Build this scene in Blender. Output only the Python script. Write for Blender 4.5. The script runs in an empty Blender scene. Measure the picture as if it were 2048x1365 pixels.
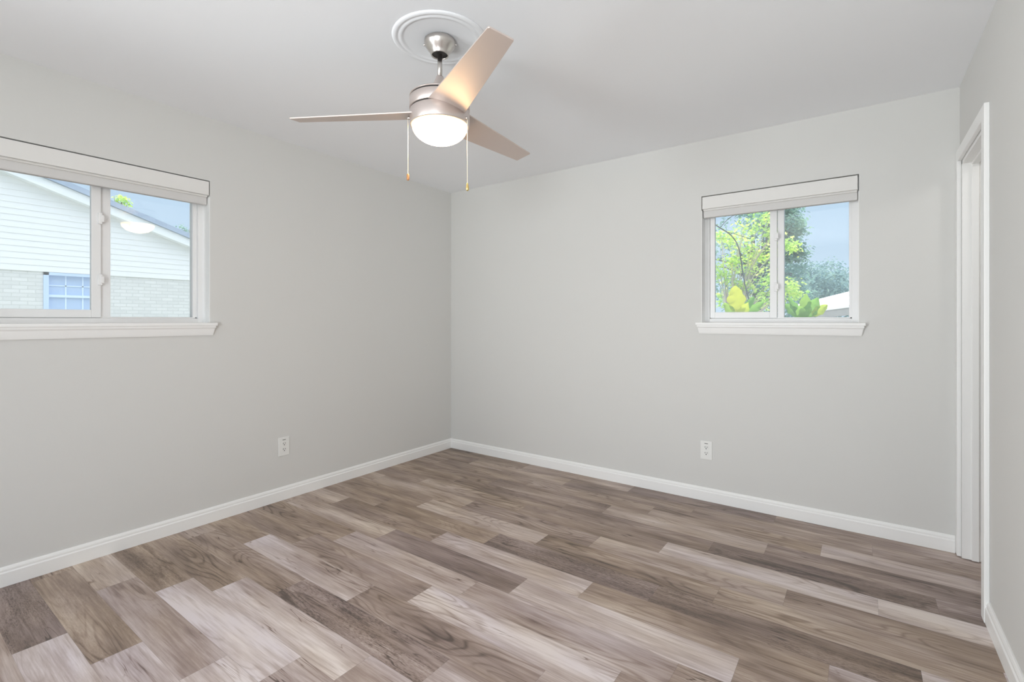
import bpy, bmesh, math, random
from mathutils import Vector, Matrix, noise

C = bpy.context.scene.collection
SC = bpy.context.scene
random.seed(7)
PI = math.pi

# ------------------------------------------------------------------ camera
YAW = math.radians(35.8)
FPX = 967.0
EYE = 1.22
HOR = 641.0
cam_d = bpy.data.cameras.new('camera')
cam_d.sensor_width = 36.0
cam_d.lens = FPX / 2048 * 36.0
cam_d.shift_y = -(682.5 - HOR) / 2048
cam_d.clip_start = 0.02
cam_d.clip_end = 300
cam = bpy.data.objects.new('camera', cam_d)
C.objects.link(cam)
cam.location = (0, 0, EYE)
cam.rotation_euler = (PI / 2, 0, YAW)
SC.camera = cam

# ------------------------------------------------------------------ exposure
SC.view_settings.view_transform = 'Standard'
SC.view_settings.look = 'None'
SC.view_settings.exposure = 0.0
SC.view_settings.gamma = 1.0
SC.view_settings.use_curve_mapping = False
SC.cycles.use_denoising = True
SC.cycles.max_bounces = 14
SC.cycles.diffuse_bounces = 8
SC.cycles.transparent_max_bounces = 16
SC.cycles.sample_clamp_indirect = 6.0
SC.cycles.caustics_reflective = False
SC.cycles.caustics_refractive = False

# ------------------------------------------------------------------ sky
world = bpy.data.worlds.new('sky')
SC.world = world
world.use_nodes = True
nt = world.node_tree
nt.nodes.clear()
tc = nt.nodes.new('ShaderNodeTexCoord')
sep = nt.nodes.new('ShaderNodeSeparateXYZ')
ramp = nt.nodes.new('ShaderNodeValToRGB')
# pale blue near the horizon, a much brighter hazy sky higher up
for i, (p, c) in enumerate(((0.0, (0.72, 0.90, 1.10)), (0.24, (0.64, 0.86, 1.12)), (0.55, (2.65, 2.8, 3.0)), (1.0, (2.65, 2.8, 3.05)))):
    e = ramp.color_ramp.elements[0] if i == 0 else ramp.color_ramp.elements[-1] if i == 3 else ramp.color_ramp.elements.new(p)
    e.position = p
    e.color = (*c, 1)
bg = nt.nodes.new('ShaderNodeBackground')
bg.inputs['Strength'].default_value = 0.98
wo = nt.nodes.new('ShaderNodeOutputWorld')
nt.links.new(tc.outputs['Generated'], sep.inputs[0])
nt.links.new(sep.outputs['Z'], ramp.inputs['Fac'])
nt.links.new(ramp.outputs['Color'], bg.inputs['Color'])
nt.links.new(bg.outputs[0], wo.inputs[0])

# ------------------------------------------------------------------ sun
sun_d = bpy.data.lights.new('sun', 'SUN')
sun_d.energy = 6.0
sun_d.angle = math.radians(0.6)
sun_d.color = (1.0, 0.95, 0.86)
sun = bpy.data.objects.new('sun', sun_d)
C.objects.link(sun)
el, azx = math.radians(60), math.radians(-6)
to_sun = Vector((math.sin(azx) * math.cos(el), math.cos(azx) * math.cos(el), math.sin(el)))
sun.rotation_euler = to_sun.to_track_quat('Z', 'Y').to_euler()
sun.location = to_sun * 30

# room extents
XL, XR, YB, YR, ZC = -3.187, 0.42, 3.42, -2.4, 2.44

# ------------------------------------------------------------------ unseen fill lamps added inside the room behind the camera
for nm, x, wide, tall, zz, tilt, turn, watts, spread in (('rear_fill', 0.12, 0.52, 1.9, 1.05, 0.17, 0.50, 17.5, 80), ('rear_fill', -2.70, 0.9, 1.9, 1.05, 0.15, -0.80, 41, 104)):
    fill_d = bpy.data.lights.new(nm, 'AREA')
    fill_d.shape = 'RECTANGLE'
    fill_d.size = wide
    fill_d.size_y = tall
    fill_d.energy = watts
    fill_d.spread = math.radians(spread)
    fill_d.color = (0.915, 0.97, 1.0)
    fill = bpy.data.objects.new(nm, fill_d)
    C.objects.link(fill)
    fill.location = (x, YR + 0.3, zz)
    fill.rotation_euler = (PI / 2 + tilt, 0, turn)      # into the room

# ------------------------------------------------------------------ ceiling bulb of the room beyond the doorway
clo_d = bpy.data.lights.new('closet_bulb', 'POINT')
clo_d.energy = 6
clo_d.shadow_soft_size = 0.07
clo_d.color = (1.0, 0.97, 0.93)
clo = bpy.data.objects.new('closet_bulb', clo_d)
C.objects.link(clo)
clo.location = (1.12, 2.66, 2.24)

# ------------------------------------------------------------------ helpers: placing
VIEW = Vector((-math.sin(YAW), math.cos(YAW), 0))
RIGHT = Vector((math.cos(YAW), math.sin(YAW), 0))


def vw(lat, dep, z):
    p = RIGHT * lat + VIEW * dep
    return Vector((p.x, p.y, z))


def ray(px, py):
    return RIGHT * ((px - 1024) / FPX) + VIEW + Vector((0, 0, (HOR - py) / FPX))


def at_y(px, py, Y):
    r = ray(px, py)
    r = r * (Y / r.y)
    return Vector((r.x, r.y, r.z + EYE))


def at_x(px, py, X):
    r = ray(px, py)
    r = r * (X / r.x)
    return Vector((r.x, r.y, r.z + EYE))


# ------------------------------------------------------------------ helpers: objects
ORIGIN = {}


def thing(name, label, cat, loc, group=None, kind=None):
    o = bpy.data.objects.new(name, None)
    C.objects.link(o)
    o.location = loc
    o.empty_display_size = 0.05
    ORIGIN[o.name] = Vector(loc)
    tag(o, label, cat, group, kind)
    return o


def tag(o, label=None, cat=None, group=None, kind=None):
    if label:
        o['label'] = label
    if cat:
        o['category'] = cat
    if group:
        o['group'] = group
    if kind:
        o['kind'] = kind
    return o


def obj(name, bm, mat, parent=None, smooth=False, origin=None):
    """bm is in world coordinates; the mesh is stored relative to its parent (or origin)."""
    base = ORIGIN[parent.name] if parent else Vector(origin or (0, 0, 0))
    if isinstance(bm, bmesh.types.BMesh):
        me = bpy.data.meshes.new(name)
        bmesh.ops.translate(bm, verts=bm.verts, vec=-base)
        bm.to_mesh(me)
        bm.free()
    else:
        me = bm
        me.name = name
        me.transform(Matrix.Translation(-base))
    if smooth:
        for p in me.polygons:
            p.use_smooth = True
    me.materials.append(mat)
    o = bpy.data.objects.new(name, me)
    C.objects.link(o)
    if parent:
        o.parent = parent
    else:
        o.location = base
    ORIGIN[o.name] = base
    return o


def struct(name, bm, mat, parent=None, label=None, cat=None, smooth=False, origin=None):
    o = obj(name, bm, mat, parent, smooth, origin)
    if not parent:
        tag(o, label, cat, kind='structure')
    return o


def add_box(bm, x0, x1, y0, y1, z0, z1, bev=0.0, seg=2):
    x0, x1 = min(x0, x1), max(x0, x1)
    y0, y1 = min(y0, y1), max(y0, y1)
    z0, z1 = min(z0, z1), max(z0, z1)
    vs = [bm.verts.new((x, y, z)) for z in (z0, z1) for x, y in ((x0, y0), (x1, y0), (x1, y1), (x0, y1))]
    fs = [(3, 2, 1, 0), (4, 5, 6, 7), (0, 1, 5, 4), (1, 2, 6, 5), (2, 3, 7, 6), (3, 0, 4, 7)]
    faces = [bm.faces.new([vs[i] for i in f]) for f in fs]
    if bev > 0:
        es = list({e for f in faces for e in f.edges})
        bmesh.ops.bevel(bm, geom=es, offset=bev, segments=seg, affect='EDGES', profile=0.6)
    return faces


def box(*a, **k):
    bm = bmesh.new()
    add_box(bm, *a, **k)
    return bm


def add_lathe(bm, prof, c, seg=64, cap0=True, cap1=True):
    """prof: list of (r, z) world z; axis vertical through c=(x, y)."""
    rings = []
    for r, z in prof:
        if r < 1e-6:
            rings.append([bm.verts.new((c[0], c[1], z))])
        else:
            rings.append([bm.verts.new((c[0] + r * math.cos(2 * PI * i / seg), c[1] + r * math.sin(2 * PI * i / seg), z)) for i in range(seg)])
    for a, b in zip(rings, rings[1:]):
        for i in range(seg):
            j = (i + 1) % seg
            if len(a) == 1 and len(b) == 1:
                continue
            if len(a) == 1:
                bm.faces.new((a[0], b[i], b[j]))
            elif len(b) == 1:
                bm.faces.new((a[i], a[j], b[0]))
            else:
                bm.faces.new((a[i], a[j], b[j], b[i]))
    if cap0 and len(rings[0]) > 1:
        bm.faces.new(rings[0])
    if cap1 and len(rings[-1]) > 1:
        bm.faces.new(rings[-1])
    bmesh.ops.recalc_face_normals(bm, faces=bm.faces)


def lathe(prof, c, seg=64, **k):
    bm = bmesh.new()
    add_lathe(bm, prof, c, seg, **k)
    return bm


def add_tube(bm, pts, radii, seg=8):
    pts = [Vector(p) for p in pts]
    if not hasattr(radii, '__len__'):
        radii = [radii] * len(pts)
    rings = []
    for i, p in enumerate(pts):
        t = (pts[min(i + 1, len(pts) - 1)] - pts[max(i - 1, 0)]).normalized()
        up = Vector((0, 0, 1)) if abs(t.z) < 0.9 else Vector((1, 0, 0))
        u = t.cross(up).normalized()
        v = t.cross(u)
        rings.append([bm.verts.new(p + (u * math.cos(2 * PI * k / seg) + v * math.sin(2 * PI * k / seg)) * radii[i]) for k in range(seg)])
    for a, b in zip(rings, rings[1:]):
        for k in range(seg):
            j = (k + 1) % seg
            bm.faces.new((a[k], a[j], b[j], b[k]))
    bm.faces.new(rings[0])
    bm.faces.new(rings[-1])
    bmesh.ops.recalc_face_normals(bm, faces=bm.faces)


def add_prism(bm, poly, ext):
    """closed polygon (world points) extruded by vector ext."""
    a = [bm.verts.new(p) for p in poly]
    b = [bm.verts.new(Vector(p) + Vector(ext)) for p in poly]
    bm.faces.new(a)
    bm.faces.new(b)
    n = len(a)
    for i in range(n):
        j = (i + 1) % n
        bm.faces.new((a[i], a[j], b[j], b[i]))
    bmesh.ops.recalc_face_normals(bm, faces=bm.faces)


def smooth_path(pts, n=6):
    out = []
    P = [Vector(p) for p in pts]
    for i in range(len(P) - 1):
        p0, p1, p2, p3 = P[max(i - 1, 0)], P[i], P[i + 1], P[min(i + 2, len(P) - 1)]
        for k in range(n):
            t = k / n
            out.append(0.5 * ((2 * p1) + (p2 - p0) * t + (2 * p0 - 5 * p1 + 4 * p2 - p3) * t * t + (3 * p1 - p0 - 3 * p2 + p3) * t ** 3))
    out.append(P[-1])
    return out


# ------------------------------------------------------------------ helpers: materials
def mat(name, color, rough=0.5, metal=0.0, spec=0.5, bump=0.0, bscale=200.0, var=0.0, vscale=3.0, aniso=None):
    m = bpy.data.materials.new(name)
    m.use_nodes = True
    t = m.node_tree
    b = t.nodes['Principled BSDF']
    b.inputs['Base Color'].default_value = (*color, 1)
    b.inputs['Roughness'].default_value = rough
    b.inputs['Metallic'].default_value = metal
    b.inputs['Specular IOR Level'].default_value = spec
    tcn = t.nodes.new('ShaderNodeTexCoord')
    if var > 0:
        nz = t.nodes.new('ShaderNodeTexNoise')
        nz.inputs['Scale'].default_value = vscale
        nz.inputs['Detail'].default_value = 4
        mp = t.nodes.new('ShaderNodeMapRange')
        mp.inputs['To Min'].default_value = 1 - var
        mp.inputs['To Max'].default_value = 1 + var
        mx = t.nodes.new('ShaderNodeMix')
        mx.data_type = 'RGBA'
        mx.blend_type = 'MULTIPLY'
        mx.inputs['Factor'].default_value = 1
        mx.inputs[6].default_value = (*color, 1)
        t.links.new(tcn.outputs['Object'], nz.inputs['Vector'])
        t.links.new(nz.outputs['Fac'], mp.inputs['Value'])
        t.links.new(mp.outputs[0], mx.inputs[7])
        t.links.new(mx.outputs[2], b.inputs['Base Color'])
    if bump > 0:
        nz = t.nodes.new('ShaderNodeTexNoise')
        nz.inputs['Scale'].default_value = bscale
        nz.inputs['Detail'].default_value = 3
        bp = t.nodes.new('ShaderNodeBump')
        bp.inputs['Strength'].default_value = bump
        bp.inputs['Distance'].default_value = 0.002
        if aniso:
            mpp = t.nodes.new('ShaderNodeMapping')
            mpp.inputs['Scale'].default_value = aniso
            t.links.new(tcn.outputs['Object'], mpp.inputs['Vector'])
            t.links.new(mpp.outputs[0], nz.inputs['Vector'])
        else:
            t.links.new(tcn.outputs['Object'], nz.inputs['Vector'])
        t.links.new(nz.outputs['Fac'], bp.inputs['Height'])
        t.links.new(bp.outputs[0], b.inputs['Normal'])
    return m


def leaf_mat(name, cols, trans=0.5):
    """cols: ramp of leaf colours, haze included for far trees, picked per leaf by the 'tint' attribute."""
    m = bpy.data.materials.new(name)
    m.use_nodes = True
    t = m.node_tree
    t.nodes.clear()
    at = t.nodes.new('ShaderNodeAttribute')
    at.attribute_name = 'tint'
    rp = t.nodes.new('ShaderNodeValToRGB')
    els = rp.color_ramp.elements
    while len(els) < len(cols):
        els.new(0.5)
    for i, c in enumerate(cols):
        els[i].position = i / (len(cols) - 1)
        els[i].color = (*c, 1)
    d = t.nodes.new('ShaderNodeBsdfDiffuse')
    tr = t.nodes.new('ShaderNodeBsdfTranslucent')
    mx = t.nodes.new('ShaderNodeMixShader')
    mx.inputs[0].default_value = trans
    out = t.nodes.new('ShaderNodeOutputMaterial')
    t.links.new(at.outputs['Fac'], rp.inputs['Fac'])
    t.links.new(rp.outputs['Color'], d.inputs['Color'])
    t.links.new(rp.outputs['Color'], tr.inputs['Color'])
    t.links.new(d.outputs[0], mx.inputs[1])
    t.links.new(tr.outputs[0], mx.inputs[2])
    t.links.new(mx.outputs[0], out.inputs[0])
    return m


def glass_mat():
    m = bpy.data.materials.new('window_glass')
    m.use_nodes = True
    t = m.node_tree
    t.nodes.clear()
    fr = t.nodes.new('ShaderNodeFresnel')
    fr.inputs['IOR'].default_value = 1.5
    mu = t.nodes.new('ShaderNodeMath')
    mu.operation = 'MULTIPLY'
    mu.inputs[1].default_value = 1.35
    mu.use_clamp = True
    tr = t.nodes.new('ShaderNodeBsdfTransparent')
    tr.inputs['Color'].default_value = (0.97, 0.985, 0.98, 1)
    gl = t.nodes.new('ShaderNodeBsdfGlossy')
    gl.inputs['Roughness'].default_value = 0.0
    tl = t.nodes.new('ShaderNodeBsdfTranslucent')      # whitish veil mixed in for glare haze over the view
    tl.inputs['Color'].default_value = (0.92, 0.95, 1.0, 1)
    m1 = t.nodes.new('ShaderNodeMixShader')
    m1.inputs[0].default_value = 0.10
    m2 = t.nodes.new('ShaderNodeMixShader')
    out = t.nodes.new('ShaderNodeOutputMaterial')
    t.links.new(fr.outputs[0], mu.inputs[0])
    t.links.new(tr.outputs[0], m1.inputs[1])
    t.links.new(tl.outputs[0], m1.inputs[2])
    t.links.new(mu.outputs[0], m2.inputs[0])
    t.links.new(m1.outputs[0], m2.inputs[1])
    t.links.new(gl.outputs[0], m2.inputs[2])
    t.links.new(m2.outputs[0], out.inputs[0])
    return m


def floor_mat():
    m = bpy.data.materials.new('vinyl_planks')
    m.use_nodes = True
    t = m.node_tree
    L = t.links.new
    N = t.nodes.new
    b = t.nodes['Principled BSDF']
    tone = N('ShaderNodeAttribute'); tone.attribute_name = 'tone'
    seed = N('ShaderNodeAttribute'); seed.attribute_name = 'seed'
    warm = N('ShaderNodeAttribute'); warm.attribute_name = 'warm'
    rough_a = N('ShaderNodeAttribute'); rough_a.attribute_name = 'sawn'
    edge = N('ShaderNodeUVMap'); edge.uv_map = 'plank'
    tcn = N('ShaderNodeTexCoord')

    def math_n(op, a, bb=None, clamp=False):
        n = N('ShaderNodeMath'); n.operation = op; n.use_clamp = clamp
        for i, v in enumerate((a, bb)):
            if v is None:
                continue
            if isinstance(v, (int, float)):
                n.inputs[i].default_value = v
            else:
                L(v, n.inputs[i])
        return n.outputs[0]

    def nz(scale, detail, rough=0.55, dist=0.0, w=0.0):
        mp = N('ShaderNodeMapping'); mp.inputs['Scale'].default_value = scale
        L(tcn.outputs['Object'], mp.inputs['Vector'])
        n = N('ShaderNodeTexNoise'); n.noise_dimensions = '4D'
        n.inputs['Scale'].default_value = 1
        n.inputs['Detail'].default_value = detail
        n.inputs['Roughness'].default_value = rough
        n.inputs['Distortion'].default_value = dist
        L(mp.outputs[0], n.inputs['Vector'])
        L(math_n('MULTIPLY_ADD', seed.outputs['Fac'], 37.0), n.inputs['W'])
        n.inputs['W'].links[0].from_node.inputs[2].default_value = w
        return n.outputs['Fac']

    broad = nz((1.6, 9, 1), 3)                   # slow change of tone along each board
    grain = nz((5, 120, 1), 5, 0.65)             # fine long grain
    streak = nz((2.2, 34, 1), 3, 0.6, 0.6, 5.0)  # darker streaks and cracks
    fleck = nz((45, 230, 1), 4, 0.75, 0.4, 9.0)  # saw marks, only on the rough-sawn boards
    flmask = nz((2.5, 16, 1), 2, 0.5, 0.3, 17.0)
    crack = nz((1.6, 22, 1), 2, 0.5, 1.2, 29.0)  # thin dark checks along the grain
    crmask = nz((3.5, 9, 1), 1, 0.5, 0.0, 31.0)
    # cathedral grain: contour lines of a stretched noise
    cont = nz((1.3, 7.5, 1), 1.5, 0.5, 0.25, 2.0)
    rings = math_n('SINE', math_n('MULTIPLY', cont, 105.0))
    rings = math_n('POWER', math_n('MULTIPLY_ADD', rings, 0.5), 5.0)
    rings.node.inputs[0].links[0].from_node.inputs[2].default_value = 0.5
    ringmask = nz((1.2, 5, 1), 1, 0.5, 0, 13.0)
    ringmask = math_n('MULTIPLY', math_n('SUBTRACT', ringmask, 0.45, True), 5.0, True)

    v = math_n('ADD', tone.outputs['Fac'], math_n('MULTIPLY', math_n('SUBTRACT', broad, 0.5), 1.25))
    v = math_n('ADD', v, math_n('MULTIPLY', math_n('SUBTRACT', grain, 0.5), 0.75))
    v = math_n('SUBTRACT', v, math_n('MULTIPLY', math_n('MULTIPLY', math_n('SUBTRACT', streak, 0.58, True), 5.0, True), 0.40))
    v = math_n('SUBTRACT', v, math_n('MULTIPLY', math_n('MULTIPLY', rings, ringmask), 0.26))
    # checks: where the stretched noise crosses its middle value, in places
    cr = math_n('ABSOLUTE', math_n('SUBTRACT', crack, 0.5))
    cr = math_n('SUBTRACT', 1.0, math_n('MULTIPLY', cr, 60.0, True), True)
    cr = math_n('MULTIPLY', cr, math_n('MULTIPLY', math_n('SUBTRACT', crmask, 0.57, True), 9.0, True))
    v = math_n('SUBTRACT', v, math_n('MULTIPLY', cr, 0.55))
    fl = math_n('MULTIPLY', math_n('SUBTRACT', fleck, 0.45, True), 5.0, True)
    fl = math_n('MULTIPLY', fl, math_n('MULTIPLY', math_n('SUBTRACT', flmask, 0.36, True), 5.0, True))
    fl = math_n('MULTIPLY', fl, rough_a.outputs['Fac'])
    v = math_n('SUBTRACT', v, math_n('MULTIPLY', fl, 0.42))
    rp = N('ShaderNodeValToRGB')
    els = rp.color_ramp.elements
    els.new(0.25); els.new(0.5); els.new(0.75)
    for e, (p, c) in zip(els, ((0.0, (0.105, 0.079, 0.066)), (0.25, (0.228, 0.172, 0.144)), (0.5, (0.376, 0.298, 0.256)), (0.75, (0.560, 0.484, 0.443)), (1.0, (0.77, 0.71, 0.68)))):
        e.position = p
        e.color = (*c, 1)
    L(v, rp.inputs['Fac'])
    # warm (tan) or cool (violet grey) boards
    hue = N('ShaderNodeValToRGB')
    hue.color_ramp.elements[0].color = (0.96, 0.95, 1.06, 1)
    hue.color_ramp.elements[1].color = (1.05, 1.0, 0.88, 1)
    wv = math_n('ADD', warm.outputs['Fac'], math_n('MULTIPLY', math_n('SUBTRACT', nz((2, 7, 1), 2, 0.5, 0, 21.0), 0.5), 1.3))
    L(wv, hue.inputs['Fac'])
    mx = N('ShaderNodeMix'); mx.data_type = 'RGBA'; mx.blend_type = 'MULTIPLY'; mx.inputs['Factor'].default_value = 1
    L(rp.outputs['Color'], mx.inputs[6]); L(hue.outputs['Color'], mx.inputs[7])
    # narrow seam between boards
    sp = N('ShaderNodeSeparateXYZ'); L(edge.outputs[0], sp.inputs[0])
    dmin = math_n('MINIMUM', sp.outputs[0], sp.outputs[1])
    seam = math_n('MULTIPLY', dmin, 1 / 0.0012, True)
    seam = math_n('MULTIPLY_ADD', seam, 0.30)
    seam.node.inputs[2].default_value = 0.70
    m2 = N('ShaderNodeMix'); m2.data_type = 'RGBA'; m2.blend_type = 'MULTIPLY'; m2.inputs['Factor'].default_value = 1
    L(mx.outputs[2], m2.inputs[6]); L(seam, m2.inputs[7])
    L(m2.outputs[2], b.inputs['Base Color'])
    b.inputs['Roughness'].default_value = 0.42
    b.inputs['Specular IOR Level'].default_value = 0.45
    bp = N('ShaderNodeBump'); bp.inputs['Strength'].default_value = 0.15; bp.inputs['Distance'].default_value = 0.001
    L(grain, bp.inputs['Height']); L(bp.outputs[0], b.inputs['Normal'])
    return m


def brick_mat():
    m = bpy.data.materials.new('painted_brick')
    m.use_nodes = True
    t = m.node_tree
    b = t.nodes['Principled BSDF']
    tcn = t.nodes.new('ShaderNodeTexCoord')
    sp = t.nodes.new('ShaderNodeSeparateXYZ')
    cb = t.nodes.new('ShaderNodeCombineXYZ')
    bk = t.nodes.new('ShaderNodeTexBrick')
    bk.inputs['Color1'].default_value = (0.62, 0.63, 0.63, 1)
    bk.inputs['Color2'].default_value = (0.69, 0.70, 0.70, 1)
    bk.inputs['Mortar'].default_value = (0.565, 0.575, 0.575, 1)
    bk.inputs['Scale'].default_value = 1
    bk.inputs['Brick Width'].default_value = 0.20
    bk.inputs['Row Height'].default_value = 0.068
    bk.inputs['Mortar Size'].default_value = 0.007
    t.links.new(tcn.outputs['Object'], sp.inputs[0])
    t.links.new(sp.outputs['Y'], cb.inputs[0])
    t.links.new(sp.outputs['Z'], cb.inputs[1])
    t.links.new(cb.outputs[0], bk.inputs['Vector'])
    t.links.new(bk.outputs['Color'], b.inputs['Base Color'])
    bp = t.nodes.new('ShaderNodeBump')
    bp.inputs['Strength'].default_value = 0.6
    bp.inputs['Distance'].default_value = 0.006
    bp.invert = True
    t.links.new(bk.outputs['Fac'], bp.inputs['Height'])
    t.links.new(bp.outputs[0], b.inputs['Normal'])
    b.inputs['Roughness'].default_value = 0.8
    return m


def lamp_mat():
    m = bpy.data.materials.new('lit_frosted_glass')
    m.use_nodes = True
    t = m.node_tree
    t.nodes.clear()
    tcn = t.nodes.new('ShaderNodeTexCoord')
    ln = t.nodes.new('ShaderNodeVectorMath')
    ln.operation = 'LENGTH'
    rp = t.nodes.new('ShaderNodeValToRGB')
    els = rp.color_ramp.elements
    for i, (p, c) in enumerate(((0.0, (1.0, 0.76, 0.50)), (0.085, (0.80, 0.58, 0.36)), (0.120, (0.50, 0.33, 0.17)), (0.141, (0.075, 0.055, 0.030)))):
        e = els[0] if i == 0 else els[-1] if i == 3 else els.new(p)
        e.position = p
        e.color = (*c, 1)
    em = t.nodes.new('ShaderNodeEmission')
    em.inputs['Strength'].default_value = 36.0
    out = t.nodes.new('ShaderNodeOutputMaterial')
    t.links.new(tcn.outputs['Object'], ln.inputs[0])
    t.links.new(ln.outputs['Value'], rp.inputs['Fac'])
    t.links.new(rp.outputs['Color'], em.inputs['Color'])
    t.links.new(em.outputs[0], out.inputs[0])
    return m


M = {}
M['wall'] = mat('wall_paint', (0.700, 0.697, 0.680), 0.75, spec=0.25, bump=0.10, bscale=260)
M['ceiling'] = mat('ceiling_paint', (0.910, 0.925, 0.950), 0.85, spec=0.2, bump=0.08, bscale=180)
M['trim'] = mat('white_trim_paint', (0.91, 0.91, 0.90), 0.42, bump=0.03, bscale=60)
M['vinyl'] = mat('white_vinyl', (0.86, 0.86, 0.86), 0.35)
M['blind'] = mat('white_shade_fabric', (0.80, 0.79, 0.77), 0.8, bump=0.15, bscale=500)
M['rail'] = mat('shade_bottom_rail', (0.68, 0.67, 0.66), 0.7, bump=0.1, bscale=500)  # greyed to put the valance's shade into the rail colour
M['floor'] = floor_mat()
M['glass'] = glass_mat()
M['nickel'] = mat('brushed_nickel', (0.62, 0.585, 0.555), 0.30, 1.0, bump=0.05, bscale=1, aniso=(30, 30, 900))
M['satin'] = mat('satin_nickel_housing', (0.72, 0.635, 0.60), 0.36, 0.85, bump=0.04, bscale=1, aniso=(30, 30, 900))
M['blade'] = mat('silver_taupe_blade', (0.68, 0.59, 0.545), 0.44, 0.55)
M['dark'] = mat('dark_gap', (0.03, 0.026, 0.024), 0.6)
M['lamp'] = lamp_mat()
M['chain'] = mat('beaded_chain', (0.85, 0.78, 0.66), 0.35, 0.5)
M['fobwood'] = mat('copper_wood_fob', (0.50, 0.25, 0.11), 0.4, 0.2)
M['fobgold'] = mat('brass_fob', (0.80, 0.60, 0.22), 0.3, 0.8)
M['plate'] = mat('outlet_plastic', (0.84, 0.84, 0.82), 0.35)
M['slot'] = mat('outlet_slot', (0.06, 0.06, 0.06), 0.7)
M['label'] = mat('outlet_label', (0.22, 0.22, 0.21), 0.6)
M['brick'] = brick_mat()
M['siding'] = mat('pale_siding', (0.78, 0.795, 0.82), 0.6, var=0.02)
M['rake'] = mat('white_rake_trim', (0.80, 0.83, 0.86), 0.5)
M['shingle'] = mat('grey_blue_shingles', (0.34, 0.42, 0.56), 0.8, var=0.25, vscale=30)
M['bluetrim'] = mat('blue_window_trim', (0.50, 0.64, 0.88), 0.5)
M['blueglass'] = mat('blue_house_pane', (0.40, 0.54, 0.78), 0.12, spec=0.8)
M['bluelight'] = mat('pale_muntin', (0.62, 0.76, 0.93), 0.5)
M['grass'] = mat('lawn', (0.29, 0.295, 0.25), 0.9, var=0.4, vscale=8)
M['bark'] = mat('grey_bark', (0.14, 0.12, 0.10), 0.9, bump=0.6, bscale=25, var=0.3)
M['vine'] = mat('dark_stem_bark', (0.05, 0.055, 0.05), 0.8)
M['pale_bark'] = mat('pale_twigs', (0.50, 0.45, 0.40), 0.8)
M['metalroof'] = mat('white_metal_roof', (0.88, 0.88, 0.88), 0.4)
M['greywood'] = mat('weathered_grey_boards', (0.36, 0.34, 0.33), 0.8, var=0.2, vscale=12)
M['ext'] = mat('exterior_paint', (0.75, 0.75, 0.72), 0.7)
M['leaf_young'] = leaf_mat('young_leaves', ((0.20, 0.42, 0.12), (0.42, 0.66, 0.16), (0.66, 0.82, 0.24), (0.84, 0.84, 0.28)), 0.6)
M['leaf_dark'] = leaf_mat('blue_green_leaves', ((0.12, 0.23, 0.22), (0.18, 0.33, 0.30), (0.27, 0.44, 0.36), (0.40, 0.56, 0.42)), 0.45)
M['leaf_far'] = leaf_mat('hazed_far_leaves', ((0.16, 0.26, 0.28), (0.22, 0.34, 0.35), (0.28, 0.41, 0.38), (0.38, 0.50, 0.40)), 0.4)  # distance haze is mixed into these greens
M['leaf_broad'] = leaf_mat('broad_leaves', ((0.12, 0.30, 0.07), (0.22, 0.42, 0.07), (0.40, 0.52, 0.07), (0.56, 0.58, 0.06)), 0.6)


# ------------------------------------------------------------------ the room shell
T = 0.16
W1 = (0.335, 1.301)          # window in the left wall, along y
W2 = (-0.8785, -0.008)       # window in the back wall, along x
WZ = (1.205, 2.062)
D1 = (2.752, 3.360, 2.035)   # doorway in the right wall


def wall_with_hole(axis, a0, a1, h0, h1, z0, z1, c0, c1):
    """axis 'y': wall runs along y between c0..c1 in x; hole h0..h1 x z0..z1."""
    bm = bmesh.new()
    for s0, s1, u0, u1 in ((a0, h0, 0, ZC), (h1, a1, 0, ZC), (h0, h1, 0, z0), (h0, h1, z1, ZC)):
        if s1 - s0 < 1e-5 or u1 - u0 < 1e-5:
            continue
        if axis == 'y':
            add_box(bm, c0, c1, s0, s1, u0, u1)
        else:
            add_box(bm, s0, s1, c0, c1, u0, u1)
    bmesh.ops.remove_doubles(bm, verts=bm.verts, dist=1e-5)
    return bm


struct('wall_left', wall_with_hole('y', YR, YB + T, W1[0], W1[1], WZ[0] - 0.018, WZ[1], XL - T, XL), M['wall'], label='plain light grey wall with the wide slider window, left of the corner', cat='wall')
struct('wall_back', wall_with_hole('x', XL, XR, W2[0], W2[1], WZ[0] - 0.018, WZ[1], YB, YB + T), M['wall'], label='plain light grey wall with the small square window, facing the camera', cat='wall')
struct('wall_right', wall_with_hole('y', YR, YB + T, D1[0] - 0.002, D1[1] + 0.002, 0, D1[2] + 0.002, XR, XR + 0.12), M['wall'], label='light grey wall with the doorway, at the right edge', cat='wall')
struct('wall_rear', wall_with_hole('x', XL - T, XR + 0.12, -2.98, -0.05, 0.0, 2.2, YR - 0.12, YR), M['wall'], label='light grey wall behind the camera with a wide opening added for light', cat='wall')  # unseen opening put in so that sky light reaches the room
struct('ceiling', box(XL - T - 0.8, XR + 2.0, YR - 0.12, YB + T + 0.85, ZC, ZC + 0.14), M['ceiling'], label='smooth white ceiling above the whole room', cat='ceiling')  # slab runs past the walls as an added eave that keeps sun out

# closet beyond the doorway
bm = bmesh.new()
add_box(bm, XR + 0.12, 1.9, 3.9, 4.0, 0, ZC)
add_box(bm, XR + 0.12, 1.9, 2.1, 2.2, 0, ZC)
add_box(bm, 1.8, 1.9, 2.2, 3.9, 0, ZC)
struct('wall_closet', bm, M['wall'], label='light grey closet walls seen through the doorway', cat='wall')

# floor: boards 6 in x 36 in, laid along x
PW, PL = 0.153, 0.92
JO = {-2: -2.51, -1: -2.21, 0: -2.79, 1: -2.565, 2: -2.365, 3: -2.12, 4: -2.73, 5: -2.515, 6: -2.365, 7: -2.195, 8: -2.85, 9: -2.59, 10: -2.36,
      11: -2.11, 12: -2.70, 13: -2.495, 14: -2.25, 15: -2.01, 16: -2.71, 17: -2.265}
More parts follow.
